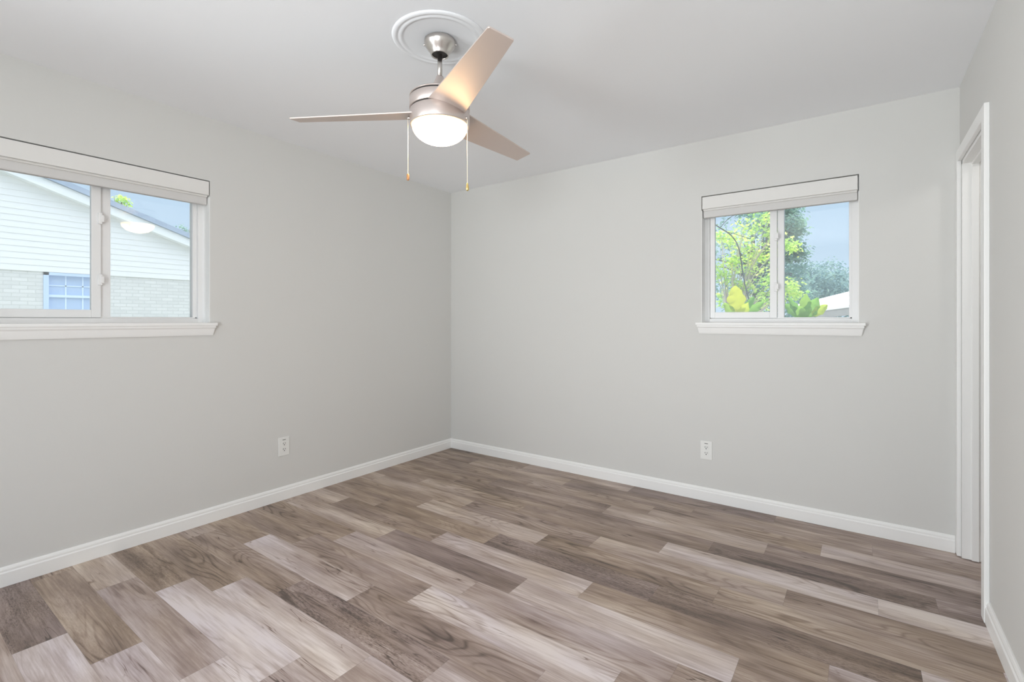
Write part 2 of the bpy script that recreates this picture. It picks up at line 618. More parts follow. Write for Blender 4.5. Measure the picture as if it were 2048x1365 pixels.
# (row, n-th board counted from the first joint; -1 is the board before it): tone, warmth, sawn
TONE = {  # nearest rows are lightened to carry window light on the floor
    (-2, -1): (.36, .2, .9), (-2, 0): (.80, .25, .1), (-1, -1): (.50, .9, .3), (-1, 0): (.72, .2, 0), (-1, 1): (.75, .3, 0),
    (0, -1): (.70, .8, 0), (0, 0): (.60, .3, .1), (0, 1): (.84, .3, 0), (0, 2): (.70, .3, 0),
    (1, -1): (.42, .9, .6), (1, 0): (.86, .3, 0), (1, 1): (.66, .3, .1), (1, 2): (.68, .3, .1),
    (2, -1): (.50, .8, .2), (2, 0): (.82, .45, 0), (2, 1): (.64, .35, .1), (2, 2): (.66, .3, .1),
    (3, -1): (.52, .7, 0), (3, 0): (.46, .25, 1.), (3, 1): (.60, .4, 0), (3, 2): (.66, .35, 0),
    (4, -1): (.42, .85, .2), (4, 0): (.80, .35, 0), (4, 1): (.50, .45, 0), (4, 2): (.60, .4, 0),
    (5, -1): (.46, .8, 0), (5, 0): (.54, .45, 0), (5, 1): (.76, .35, 0), (5, 2): (.52, .6, .2),
    (6, -1): (.48, .85, 0), (6, 0): (.72, .4, 0), (6, 1): (.58, .35, 0), (6, 2): (.50, .6, .2),
    (7, -1): (.64, .7, 0), (7, 0): (.36, .2, 0), (7, 1): (.74, .4, 0), (7, 2): (.50, .7, .2),
    (8, -1): (.54, .8, 0), (8, 0): (.46, .8, 0), (8, 1): (.70, .4, 0), (8, 2): (.52, .75, .1), (8, 3): (.70, .4, 0),
    (9, -1): (.46, .7, .2), (9, 0): (.46, .9, 0), (9, 1): (.34, .35, 1.), (9, 2): (.38, .6, .9),
    (10, -1): (.42, .9, 0), (10, 0): (.66, .6, 0), (10, 1): (.44, .75, 0), (10, 2): (.56, .8, .1),
    (11, -1): (.62, .8, 0), (11, 0): (.40, .5, 0), (11, 1): (.64, .7, 0), (11, 2): (.40, .75, 0),
    (12, -1): (.44, .7, 0), (12, 0): (.52, .8, 0), (12, 1): (.46, .7, 0), (12, 2): (.74, .4, 0),
    (13, -1): (.42, .9, 0), (13, 0): (.42, .85, 0), (13, 1): (.38, .6, 0), (13, 2): (.36, .4, .6),
    (14, -1): (.46, .8, 0), (14, 0): (.36, .6, .3), (14, 1): (.64, .65, 0), (14, 2): (.38, .5, 0),
    (15, -1): (.44, .8, 0), (15, 0): (.48, .75, 0), (15, 1): (.48, .8, 0), (15, 2): (.68, .35, 0),
    (16, -1): (.38, .8, 0), (16, 0): (.58, .75, 0), (16, 1): (.42, .6, .2), (16, 2): (.60, .65, 0), (16, 3): (.52, .6, 0),
    (17, -1): (.38, .9, 0), (17, 0): (.56, .6, 0), (17, 1): (.34, .3, .2), (17, 2): (.50, .6, 0),
}
verts, faces, fa = [], [], []
FX0, FX1 = XL, 1.8
k = math.floor((YR - 0.12 - 0.6685) / PW)
while True:
    y0 = 0.6685 + PW * k
    if y0 > 3.9:
        break
    y1 = min(y0 + PW, 3.9)
    y0c = max(y0, YR - 0.12)
    x1r = FX1 if y1 > 2.2 else XR + 0.12
    if y0 > YB:
        x0r = XR
    else:
        x0r = FX0
    rnd = random.Random(k * 17 + 5)
    j0 = JO.get(k, -2.8 + 0.23 * ((k * 3) % 4))
    n = -2
    x = j0 - 2 * PL
    while x < x1r:
        a, b_ = max(x, x0r), min(x + PL, x1r)
        if b_ - a > 1e-4:
            tn = TONE.get((k, n if n > -2 else -1))
            if tn is None:
                tn = (rnd.choice((.45, .55, .62, .7, .8, .85)), rnd.uniform(.1, .6), rnd.choice((0, 0, 0, .8)))
            i0 = len(verts)
            verts += [(a, y0c, 0), (b_, y0c, 0), (b_, y1, 0), (a, y1, 0)]
            faces.append((i0, i0 + 1, i0 + 2, i0 + 3))
            fa.append((tn, rnd.random() * 9 + n * 0.37, x, y0, b_ - a, y1 - y0c))
        x += PL
        n += 1
    k += 1
me = bpy.data.meshes.new('floor')
# each board is four triangles round its centre so that the seam distance can be interpolated
V2, F2, A2, UV2 = [], [], [], []
for f, (tn, sd, px_, py_, ln, wd) in zip(faces, fa):
    p = [verts[i] for i in f]
    i0 = len(V2)
    V2 += p
    h = wd / 2
    xa, xb = p[0][0], p[1][0]
    ym = (p[0][1] + p[2][1]) / 2
    hh = min(h, (xb - xa) / 2)
    V2 += [(xa + hh, ym, 0), (xb - hh, ym, 0)]
    F2 += [(i0, i0 + 1, i0 + 5, i0 + 4), (i0 + 2, i0 + 3, i0 + 4, i0 + 5), (i0 + 1, i0 + 2, i0 + 5), (i0 + 3, i0, i0 + 4)]
    UV2 += [0, 0, hh, hh, 0, 0, hh, hh, 0, 0, hh, 0, 0, hh]
    A2 += [(tn, sd)] * 4
me.from_pydata(V2, [], F2)
for nm, get in (('tone', lambda q: q[0][0]), ('warm', lambda q: q[0][1]), ('sawn', lambda q: q[0][2]), ('seed', lambda q: q[1])):
    at = me.attributes.new(nm, 'FLOAT', 'FACE')
    at.data.foreach_set('value', [get(q) for q in A2])
uv = me.uv_layers.new(name='plank')
for l, u in zip(uv.data, UV2):
    l.uv = (u, u)
struct('floor', me, M['floor'], label='floor of grey and brown wood-look vinyl planks', cat='floor')
struct('trim_1', box(XL - T, XR + 1.5, YR - 0.12, YB + T, -0.12, -0.004), M['ext'], label='concrete slab under the plank floor', cat='slab')


# baseboards
def base_profile(t, h):
    return [(0, 0), (t, 0), (t, h * 0.70), (t * 0.72, h * 0.76), (t * 0.72, h * 0.86), (t * 0.5, h * 0.95), (t * 0.28, h), (0, h)]


def baseboard(name, label, p0, p1, inward, t=0.015, h=0.088):
    bm = bmesh.new()
    poly = [Vector(p0) + Vector(inward) * a + Vector((0, 0, z + 0.0008)) for a, z in base_profile(t, h)]
    add_prism(bm, poly, Vector(p1) - Vector(p0))
    struct(name, bm, M['trim'], label=label, cat='baseboard')


baseboard('baseboard_left', 'white baseboard along the foot of the left wall', (XL, YR, 0), (XL, YB, 0), (1, 0, 0))
baseboard('baseboard_back', 'white baseboard along the foot of the wall facing the camera', (XL, YB, 0), (XR - 0.019, YB, 0), (0, -1, 0))
baseboard('baseboard_right', 'white baseboard along the right wall in front of the doorway', (XR, YR, 0), (XR, D1[0] - 0.062, 0), (-1, 0, 0))

# doorway in the right wall
door = thing('door_1', 'white cased doorway in the right wall beside the corner', 'doorway', (XR, 3.05, 0), kind='structure')
ct = 0.018
bm = bmesh.new()
add_box(bm, XR - ct, XR, D1[0] - 0.062, D1[0] - 0.004, 0, D1[2] + 0.062, bev=0.004)
add_box(bm, XR - ct, XR, D1[1] + 0.004, YB - 0.0005, 0.004, D1[2] + 0.062, bev=0.004)
add_box(bm, XR - ct, XR, D1[0] - 0.004, D1[1] + 0.004, D1[2] + 0.004, D1[2] + 0.062, bev=0.004)
struct('door_casing', bm, M['trim'], door)
bm = bmesh.new()
add_box(bm, XR, XR + 0.12, D1[1] - 0.016, D1[1], 0.006, D1[2])
add_box(bm, XR, XR + 0.12, D1[0], D1[0] + 0.016, 0.006, D1[2])
add_box(bm, XR, XR + 0.12, D1[0], D1[1], D1[2] - 0.016, D1[2])
struct('door_jamb', bm, M['trim'], door)
bm = bmesh.new()
add_box(bm, XR + 0.034, XR + 0.062, D1[1] - 0.028, D1[1] - 0.016, 0.006, D1[2] - 0.016, bev=0.003)
add_box(bm, XR + 0.034, XR + 0.062, D1[0] + 0.016, D1[0] + 0.028, 0.006, D1[2] - 0.016, bev=0.003)
add_box(bm, XR + 0.034, XR + 0.062, D1[0] + 0.028, D1[1] - 0.028, D1[2] - 0.028, D1[2] - 0.016, bev=0.003)
struct('door_stop', bm, M['trim'], door)


# ------------------------------------------------------------------ windows
def window(name, label, axis, u0, u1, g_left, m0, m1, g_right):
    """axis 'y': in the left wall (outward -x); 'x': in the back wall (outward +y).
    u runs along the wall, w is the depth into the wall from its inner face."""
    def bx(bm, a0, a1, w0, w1, z0, z1, bev=0.0):
        if axis == 'y':
            add_box(bm, XL - w0, XL - w1, a0, a1, z0, z1, bev=bev)
        else:
            add_box(bm, a0, a1, YB + w0, YB + w1, z0, z1, bev=bev)

    def pt(a, w, z):
        return Vector((XL - w, a, z)) if axis == 'y' else Vector((a, YB + w, z))
    z0, z1 = WZ
    root = thing(name, label, 'window', pt((u0 + u1) / 2, 0.08, z0), kind='structure')
    bm = bmesh.new()          # white strips added on the side reveals, for window light there
    bx(bm, u0 - 0.001, u0 + 0.003, 0.0005, 0.082, z0, 1.965)
    bx(bm, u1 - 0.003, u1 + 0.001, 0.0005, 0.082, z0, 1.965)
    struct('bright_reveal', bm, M['trim'], root)
    # outer frame
    bm = bmesh.new()
    fw = 0.034
    for a0, a1, b0, b1 in ((u0, u0 + fw, z0, z1), (u1 - fw, u1, z0, z1), (u0 + fw, u1 - fw, z0, z0 + 0.026), (u0 + fw, u1 - fw, z1 - 0.03, z1)):
        bx(bm, a0, a1, 0.080, 0.150, b0, b1, 0.002)
    # stepped inner track
    for a0, a1, b0, b1 in ((u0 + fw, u0 + fw + 0.010, z0 + 0.026, z1 - 0.03), (u1 - fw - 0.010, u1 - fw, z0 + 0.026, z1 - 0.03), (u0 + fw, u1 - fw, z0 + 0.026, z0 + 0.034)):
        bx(bm, a0, a1, 0.098, 0.148, b0, b1, 0.0015)
    struct('window_frame', bm, M['vinyl'], root)
    # sliding sash (lower u), in front
    bm = bmesh.new()
    s0, s1 = u0 + 0.036, m0 + 0.040
    zb, zt = z0 + 0.030, z1 - 0.034
    bx(bm, s0, g_left, 0.086, 0.114, zb, zt, 0.002)
    bx(bm, m0, s1, 0.086, 0.114, zb, zt, 0.002)
    bx(bm, g_left, m0, 0.086, 0.114, zb, 1.275, 0.002)
    bx(bm, g_left, m0, 0.086, 0.114, zt - 0.04, zt, 0.002)
    sash = struct('sash', bm, M['vinyl'], root)
    bm = bmesh.new()
    bx(bm, g_left - 0.003, m0 + 0.003, 0.097, 0.103, 1.272, zt - 0.037)
    struct('glass', bm, M['glass'], sash)
    # fixed lite (higher u), behind
    bm = bmesh.new()
    zb2, zt2 = z0 + 0.026, z1 - 0.030
    bx(bm, m0 + 0.042, m1, 0.100, 0.146, zb2, zt2, 0.002)
    bx(bm, g_right, u1 - fw, 0.100, 0.146, zb2, zt2, 0.002)
    bx(bm, m1, g_right, 0.106, 0.146, zb2, z0 + 0.034, 0.0015)
    bx(bm, m1, g_right, 0.106, 0.146, zt2 - 0.012, zt2, 0.0015)
    fix = struct('fixed_sash', bm, M['vinyl'], root)
    bm = bmesh.new()
    bx(bm, m1 - 0.003, g_right + 0.003, 0.122, 0.128, z0 + 0.031, zt2 - 0.009)
    struct('glass', bm, M['glass'], fix)
    # two latches on the meeting stile
    for zl in (1.435, 1.76):
        bm = bmesh.new()
        bx(bm, s1 - 0.014, s1 + 0.004, 0.074, 0.087, zl - 0.030, zl + 0.030, 0.004)
        bx(bm, s1 - 0.006, s1 + 0.012, 0.070, 0.080, zl - 0.018, zl + 0.018, 0.004)
        struct('sash_latch', bm, M['vinyl'], root)
    # stool and apron
    bm = bmesh.new()
    bx(bm, u0 - 0.032, u1 + 0.032, -0.034, 0.0, z0 - 0.018, z0, 0.004)
    bx(bm, u0, u1, 0.0, 0.16, z0 - 0.018, z0)
    struct('window_sill', bm, M['trim'], root)
    bm = bmesh.new()
    prof = [(0, 0.018), (0.026, 0.018), (0.026, 0.028), (0.020, 0.036), (0.017, 0.050), (0.013, 0.066), (0.010, 0.075), (0, 0.075)]
    ends = []
    for e, s in ((u0 - 0.024, 1), (u1 + 0.024, -1)):
        ends.append([bm.verts.new(pt(e + s * (0.026 - w) * 0.75, -w, z0 - d)) for w, d in prof])
    for a, b in zip(range(len(prof)), [*range(1, len(prof)), 0]):
        bm.faces.new((ends[0][a], ends[0][b], ends[1][b], ends[1][a]))
    bm.faces.new(ends[0])
    bm.faces.new(ends[1])
    bmesh.ops.recalc_face_normals(bm, faces=bm.faces)
    struct('apron', bm, M['trim'], root)
    return root, bx, pt


def shade(label, bx, pt, u0, u1):
    z0, z1 = WZ
    root = thing('window_shade', label, 'blind', pt((u0 + u1) / 2, 0.03, z1))
    bm = bmesh.new()
    a0, a1 = u0 + 0.006, u1 - 0.006
    bx(bm, a0, a1, -0.004, 0.006, 1.973, z1 - 0.007, 0.003)
    bx(bm, a0, a0 + 0.006, 0.004, 0.05, 1.973, z1 - 0.006)
    bx(bm, a1 - 0.006, a1, 0.004, 0.05, 1.973, z1 - 0.006)
    obj('valance', bm, M['blind'], root)
    bm = bmesh.new()
    bx(bm, a0 + 0.008, a1 - 0.008, 0.012, 0.055, z1 - 0.045, z1 - 0.008, 0.003)
    obj('head_rail', bm, M['vinyl'], root)
    bm = bmesh.new()
    for i in range(3):          # pleats of the raised shade, mostly behind the valance
        za = 1.962 + i * 0.016
        bx(bm, a0 + 0.002, a1 - 0.002, 0.012, 0.055, za + 0.001, za + 0.0155, 0.004)
    obj('shade_fabric', bm, M['blind'], root)
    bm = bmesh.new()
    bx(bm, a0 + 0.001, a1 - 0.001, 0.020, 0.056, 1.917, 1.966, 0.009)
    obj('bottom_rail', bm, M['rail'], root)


r1, bx1, pt1 = window('window_1', 'white two-pane sliding window in the left wall looking onto a neighbouring house', 'y', *W1, W1[0] + 0.066, 0.766, 0.850, 1.246)
r2, bx2, pt2 = window('window_2', 'small white two-pane sliding window in the wall facing the camera, looking onto trees', 'x', *W2, -0.812, -0.476, -0.397, -0.057)
shade('white pleated shade raised to the top of the left wall window', bx1, pt1, *W1)
shade('white pleated shade raised above the small window showing trees', bx2, pt2, *W2)


# ------------------------------------------------------------------ outlets
def outlet(label, axis, u, z, group='wall outlets'):
    def bx(bm, a0, a1, w0, w1, b0, b1, bev=0.0):
        if axis == 'y':
            add_box(bm, XL + w0, XL + w1, u + a0, u + a1, z + b0, z + b1, bev=bev)
        else:
            add_box(bm, u + a0, u + a1, YB - w0, YB - w1, z + b0, z + b1, bev=bev)

    def disc(bm, a, b, r, w0, w1, cut=None, seg=24):
        ring = []
        for i in range(seg):
            t = 2 * PI * i / seg
            ca, cb_ = r * math.cos(t), r * math.sin(t)
            if cut:
                cb_ = max(-cut, min(cut, cb_))
            ring.append((a + ca, b + cb_))
        f = (lambda p, w: Vector((XL + w, u + p[0], z + p[1]))) if axis == 'y' else (lambda p, w: Vector((u + p[0], YB - w, z + p[1])))
        poly = [f(p, w0) for p in ring]
        add_prism(bm, poly, f((0, 0), w1) - f((0, 0), w0))
    loc = (XL, u, z) if axis == 'y' else (u, YB, z)
    root = thing('wall_outlet', label, 'outlet', loc)
    bm = bmesh.new()
    bx(bm, -0.038, 0.038, 0.0, 0.006, -0.062, 0.062, 0.0025)
    obj('cover_plate', bm, M['plate'], root)
    for s in (1, -1):
        b0 = s * 0.0193 + 0.0
        bm = bmesh.new()
        disc(bm, 0, b0, 0.017, 0.0055, 0.0085, cut=0.0142)
        rc = obj('receptacle', bm, M['plate'], root)
        bm = bmesh.new()
        bx(bm, -0.0082, -0.0052, 0.008, 0.0092, b0 - 0.001, b0 + 0.008)
        bx(bm, 0.0052, 0.0082, 0.008, 0.0092, b0 - 0.0005, b0 + 0.0075)
        disc(bm, 0, b0 - 0.0075, 0.0034, 0.008, 0.0092, seg=14)
        obj('slots', bm, M['slot'], rc)
    bm = bmesh.new()
    bx(bm, -0.011, 0.011, 0.0055, 0.0066, 0.0435, 0.0485)
    obj('label_strip', bm, M['label'], root)
    bm = bmesh.new()
    disc(bm, 0, 0, 0.003, 0.0055, 0.0075, seg=14)
    obj('screw', bm, M['plate'], root)


outlet('white double outlet low on the left wall near the corner', 'y', 1.761, 0.361)
outlet('white double outlet below the small window showing trees', 'x', -0.846, 0.341)

# ------------------------------------------------------------------ ceiling medallion and fan
FC = vw(-0.3134, 2.1005, 0)
fc = (FC.x, FC.y)
med = obj('ceiling_medallion', lathe([(0.0, 2.4395), (0.203, 2.4395), (0.202, 2.4375), (0.197, 2.4345), (0.190, 2.4330), (0.184, 2.4335), (0.180, 2.4355), (0.176, 2.4360), (0.172, 2.4345),
                                     (0.166, 2.4335), (0.160, 2.4345), (0.156, 2.4368), (0.150, 2.4375), (0.0, 2.4375)], fc, 96), M['ceiling'], smooth=True, origin=(fc[0], fc[1], ZC))
tag(med, 'round white moulded medallion on the ceiling around the fan mount', 'ceiling medallion')

fan = thing('ceiling_fan', 'brushed nickel three-blade ceiling fan with a lit glass bowl', 'ceiling fan', (fc[0], fc[1], ZC))
can = obj('canopy', lathe([(0.064, 2.4350), (0.0665, 2.433), (0.0665, 2.418), (0.0650, 2.4155), (0.0640, 2.412), (0.0575, 2.402), (0.0500, 2.3925), (0.0440, 2.385), (0.0405, 2.379), (0.0390, 2.373), (0.0378, 2.3705), (0.034, 2.3705), (0.034, 2.380), (0.0345, 2.40)], fc, 64, cap0=True, cap1=False), M['nickel'], fan, smooth=True)
obj('canopy_socket', lathe([(0.0338, 2.3745), (0.0338, 2.38), (0.0, 2.38)], fc, 32), M['dark'], can)
for a in (YAW + PI - 0.1, YAW + 0.1):
    bm = bmesh.new()
    p = Vector((fc[0] + 0.0655 * math.cos(a), fc[1] + 0.0655 * math.sin(a), 2.4205))
    add_tube(bm, [p, p + Vector((math.cos(a), math.sin(a), 0)) * 0.006], 0.004, 10)
    obj('canopy_screw', bm, M['nickel'], can)
obj('downrod', lathe([(0.0102, 2.375), (0.0102, 2.27)], fc, 24), M['nickel'], fan, smooth=True)
obj('coupling_cover', lathe([(0.011, 2.2790), (0.0155, 2.2780), (0.0165, 2.274), (0.0270, 2.250), (0.0400, 2.228), (0.0440, 2.2170), (0.05, 2.213)], fc, 48), M['satin'], fan, smooth=True)
hs = bmesh.new()
add_lathe(hs, [(0.045, 2.2165), (0.060, 2.213), (0.100, 2.2010), (0.122, 2.1920), (0.1290, 2.1860), (0.1290, 2.1838), (0.1225, 2.1835)], fc, 96)
obj('housing_lid', hs, M['satin'], fan, smooth=True)
hb = bmesh.new()
add_lathe(hb, [(0.120, 2.1765), (0.1288, 2.1763), (0.1300, 2.1750), (0.1300, 2.1320), (0.1288, 2.1308), (0.120, 2.1306)], fc, 96)
mh = obj('motor_housing', hb, M['satin'], fan, smooth=True)
obj('housing_gap', lathe([(0.1250, 2.184), (0.1250, 2.122)], fc, 96), M['dark'], mh)
hk = bmesh.new()
add_lathe(hk, [(0.118, 2.1252), (0.1272, 2.1250), (0.1285, 2.1235), (0.1285, 2.0660), (0.1265, 2.0620), (0.1215, 2.0610), (0.1195, 2.0640), (0.110, 2.070)], fc, 96)
kit = obj('light_kit', hk, M['satin'], fan, smooth=True)
bm = bmesh.new()
RB, HB = 0.1195, 0.077
prof = [(RB, 2.0665), (RB, 2.063)] + [(RB * math.cos(t), 2.063 - HB * math.sin(t)) for t in [i * PI / 2 / 16 for i in range(1, 16)]] + [(0.0, 2.063 - HB)]
add_lathe(bm, prof, fc, 64)
# the bowl keeps its own origin at its apex so that the glow centres on the bulb
me = bpy.data.meshes.new('glass_bowl')
apex = Vector((fc[0], fc[1], 2.063 - HB * 0.95))
bmesh.ops.translate(bm, verts=bm.verts, vec=-apex)
bm.to_mesh(me)
bm.free()
for p in me.polygons:
    p.use_smooth = True
me.materials.append(M['lamp'])
bowl = bpy.data.objects.new('glass_bowl', me)
C.objects.link(bowl)
bowl.parent = fan
bowl.location = apex - ORIGIN[fan.name]

# blades
BR, BZ, PITCH = 0.661, 2.1137, -0.2269
for kb in range(3):
    a = -1.13137 + YAW + kb * 2 * PI / 3
    e = Vector((math.cos(a), math.sin(a), 0))
    n = Vector((-math.sin(a), math.cos(a), 0)) * math.cos(PITCH) + Vector((0, 0, math.sin(PITCH)))
    up = e.cross(n)
    c0 = Vector((fc[0], fc[1], BZ))
    bm = bmesh.new()
    w0, w1, th = 0.160, 0.091, 0.006
    top, bot = [], []
    corners = [(0.095, w0 / 2), (BR - 0.006, w1 / 2), (BR - 0.001, w1 / 2 - 0.004), (BR - 0.001, -w1 / 2 + 0.004), (BR - 0.006, -w1 / 2), (0.095, -w0 / 2)]
    for r, s in corners:
        p = c0 + e * r + n * s
        top.append(bm.verts.new(p + up * th / 2))
        bot.append(bm.verts.new(p - up * th / 2))
    bm.faces.new(top)
    bm.faces.new(bot)
    for i in range(len(corners)):
        j = (i + 1) % len(corners)
        bm.faces.new((top[i], top[j], bot[j], bot[i]))
    bmesh.ops.recalc_face_normals(bm, faces=bm.faces)
    bmesh.ops.bevel(bm, geom=[ed for ed in bm.edges], offset=0.0012, segments=1, affect='EDGES')
    obj('blade', bm, M['blade'], fan)

# switch knobs and pull chains
for lat, dep, zt, zb, fobm, flen in ((-0.1275, -0.012, 2.094, 1.824, 'fobwood', 0.028), (0.1175, -0.052, 2.076, 1.768, 'fobgold', 0.032)):
    p = FC + RIGHT * lat + VIEW * dep
    d = (p - FC).normalized()
    bm = bmesh.new()
    add_tube(bm, [Vector((FC.x, FC.y, zt)) + d * 0.122, Vector((FC.x, FC.y, zt)) + d * 0.134, Vector((FC.x, FC.y, zt - 0.004)) + d * 0.139], [0.0065, 0.0065, 0.004], 12)
    obj('switch_knob', bm, M['nickel'], fan, smooth=True)
    q = FC + d * 0.1365
    bm = bmesh.new()
    zf = zb + flen
    add_tube(bm, [(q.x, q.y, zt - 0.003), (q.x, q.y, zf)], 0.0012, 8)
    nb = int((zt - zf) / 0.0048)
    for i in range(nb):
        bmesh.ops.create_icosphere(bm, subdivisions=1, radius=0.0022, matrix=Matrix.Translation((q.x, q.y, zf + 0.002 + i * 0.0048)))
    ch = obj('pull_chain', bm, M['chain'], fan)
    if fobm == 'fobwood':
        pr = [(0.0015, zf + 0.002), (0.0040, zf), (0.0058, zf - 0.004), (0.0062, zb + 0.008), (0.0050, zb + 0.002), (0.0025, zb)]
    else:
        pr = [(0.0015, zf + 0.002), (0.0028, zf), (0.0050, zf - 0.010), (0.0066, zb + 0.012), (0.0060, zb + 0.004), (0.0030, zb)]
    o = obj('chain_fob', lathe(pr, (q.x, q.y), 20), M[fobm], ch, smooth=True)
    o['label'] = 'reddish wooden fob' if fobm == 'fobwood' else 'brass teardrop fob'

# ------------------------------------------------------------------ outside: ground
struct('ground', box(-60, 60, -30, 90, -0.5, -0.35), M['grass'], label='lawn outside around the house', cat='ground')

# ------------------------------------------------------------------ outside: neighbouring house seen through the left window
NX = -11.8
BT = 2.10                       # top of the brick
RZ = lambda y: 3.697 - 0.3335 * (y - 1.64)      # underside line of the rake
PEAK = 0.3
house = thing('neighbour_house', 'pale gabled house with lap siding over painted brick, outside the left window', 'house', (NX, PEAK, -0.35))
EY = 6.0
bm = bmesh.new()
wy0, wy1, wz0, wz1 = 2.10, 2.96, 0.75, 2.08
for a0, a1, b0, b1 in ((PEAK * 2 - EY, wy0, -0.35, BT), (wy1, EY, -0.35, BT), (wy0, wy1, -0.35, wz0), (wy0, wy1, wz1, BT)):
    add_box(bm, NX - 0.2, NX, a0, a1, b0, b1)
obj('brick_wall', bm, M['brick'], house)
bm = bmesh.new()
z = BT - 0.015
lap = 0.106
while z < RZ(PEAK):
    half = (RZ(PEAK) - z) / 0.3335 + 0.05
    y0, y1 = PEAK - min(half, EY - PEAK), PEAK + min(half, EY - PEAK)
    add_prism(bm, [(NX - 0.05, y0, z), (NX + 0.022, y0, z), (NX + 0.013, y0, z + lap), (NX - 0.05, y0, z + lap)], (0, y1 - y0, 0))
    z += lap
obj('siding', bm, M['siding'], house)
bm = bmesh.new()
ov = 0.22
for s in (1, -1):
    def P(d, z_, x): return Vector((x, PEAK + s * d, z_))
    d1 = EY - PEAK + 0.35
    zp, ze = RZ(PEAK), RZ(PEAK) - 0.3335 * d1
    add_prism(bm, [P(0, zp, NX - 0.02), P(d1, ze, NX - 0.02), P(d1, ze + 0.16, NX - 0.02), P(0, zp + 0.16, NX - 0.02)], (ov, 0, 0))
obj('rake_board', bm, M['rake'], house)
bm = bmesh.new()
for s in (1, -1):
    d1 = EY - PEAK + 0.42
    zp, ze = RZ(PEAK) + 0.165, RZ(PEAK) + 0.165 - 0.3335 * d1
    add_prism(bm, [Vector((NX + ov + 0.03, PEAK, zp)), Vector((NX + ov + 0.03, PEAK + s * d1, ze)), Vector((NX + ov + 0.03, PEAK + s * d1, ze + 0.10)), Vector((NX + ov + 0.03, PEAK, zp + 0.10))], (-9, 0, 0))
obj('roof', bm, M['shingle'], house)
bm = bmesh.new()
for a0, a1, b0, b1 in ((wy0, wy0 + 0.07, wz0, wz1), (wy1 - 0.07, wy1, wz0, wz1), (wy0, wy1, wz1 - 0.05, wz1), (wy0, wy1, wz0, wz0 + 0.05)):
    add_box(bm, NX - 0.10, NX + 0.02, a0, a1, b0, b1)
hw = obj('window', bm, M['bluetrim'], house)
bm = bmesh.new()
add_box(bm, NX - 0.08, NX - 0.07, wy0 + 0.05, wy1 - 0.05, wz0, wz1 - 0.03)
obj('pane', bm, M['blueglass'], hw)
bm = bmesh.new()
zm = 1.66
add_box(bm, NX - 0.07, NX - 0.03, wy0 + 0.07, wy1 - 0.07, zm - 0.022, zm + 0.022)
for i in (1, 2):
    yy = wy0 + 0.07 + (wy1 - wy0 - 0.14) * i / 3
    add_box(bm, NX - 0.07, NX - 0.055, yy - 0.011, yy + 0.011, wz0 + 0.05, wz1 - 0.05)
for zz in (1.85, 1.25):
    add_box(bm, NX - 0.07, NX - 0.055, wy0 + 0.07, wy1 - 0.07, zz - 0.009, zz + 0.009)
obj('muntins', bm, M['bluelight'], hw)
add = bmesh.new()
add_box(add, NX - 9, NX - 0.2, PEAK * 2 - EY, EY, -0.35, BT)
obj('house_body', add, M['ext'], house)


# ------------------------------------------------------------------ plants
def leaf_mesh(name, spots, size, rnd, shape='oval', droop=0.4, tint=(0, 1)):
    V, F, TI = [], [], []
    if shape == 'lobed':
        ring = []
        for i, (ang, r) in enumerate(((90, 1.0), (68, .42), (42, .82), (20, .38), (-12, .62), (-60, .25), (-120, .25), (192, .62), (160, .38), (138, .82), (112, .42))):
            t = math.radians(ang)
            ring.append((r * math.cos(t) * 0.62, 0.38 + r * math.sin(t) * 0.62))
    else:
        ring = [(0, 0), (0.22, 0.25), (0.27, 0.5), (0.17, 0.8), (0, 1.0), (-0.17, 0.8), (-0.27, 0.5), (-0.22, 0.25)]
    for sp in spots:
        p = Vector(sp[:3])
        s = size * rnd.uniform(0.6, 1.25)
        ya = rnd.uniform(0, 2 * PI)
        d = Vector((math.cos(ya), math.sin(ya), -droop * rnd.uniform(0.2, 2.0))).normalized()
        u = d.cross(Vector((rnd.uniform(-.6, .6), rnd.uniform(-.6, .6), 1))).normalized()
        n = u.cross(d)
        i0 = len(V)
        V.append(p + d * s * 0.5 - n * s * 0.06)
        for a, b in ring:
            V.append(p + u * (a * s) + d * (b * s) + n * (abs(a) * s * 0.25 - 0.12 * s * b * b))
        m_ = len(ring)
        tv = sp[3] if len(sp) > 3 else rnd.uniform(*tint)
        for i in range(m_):
            F.append((i0, i0 + 1 + i, i0 + 1 + (i + 1) % m_))
            TI.append(tv)
    me = bpy.data.meshes.new(name)
    me.from_pydata([tuple(v) for v in V], [], F)
    at = me.attributes.new('tint', 'FLOAT', 'FACE')
    at.data.foreach_set('value', TI)
    return me


def crown_spots(blobs, per, rnd, clump=None):
    """blobs: (centre, (rx, ry, rz)); leaves gather in clumps inside each ellipsoid."""
    out = []
    for c, r in blobs:
        c = Vector(c)
        ncl = max(1, int(per / 22))
        for _ in range(ncl):
            while True:
                q = Vector((rnd.uniform(-1, 1), rnd.uniform(-1, 1), rnd.uniform(-1, 1)))
                if q.length <= 1:
                    break
            if q.length > 0:
                q = q.normalized() * (q.length ** 0.5)
            cc = c + Vector((q.x * r[0], q.y * r[1], q.z * r[2]))
            s = clump or 0.22 * min(r)
            tb = rnd.uniform(0, 0.55)
            for _ in range(22):
                out.append((cc.x + rnd.gauss(0, s), cc.y + rnd.gauss(0, s), cc.z + rnd.gauss(0, s * 0.7), min(1, max(0, tb + rnd.uniform(0, 0.45)))))
    return out


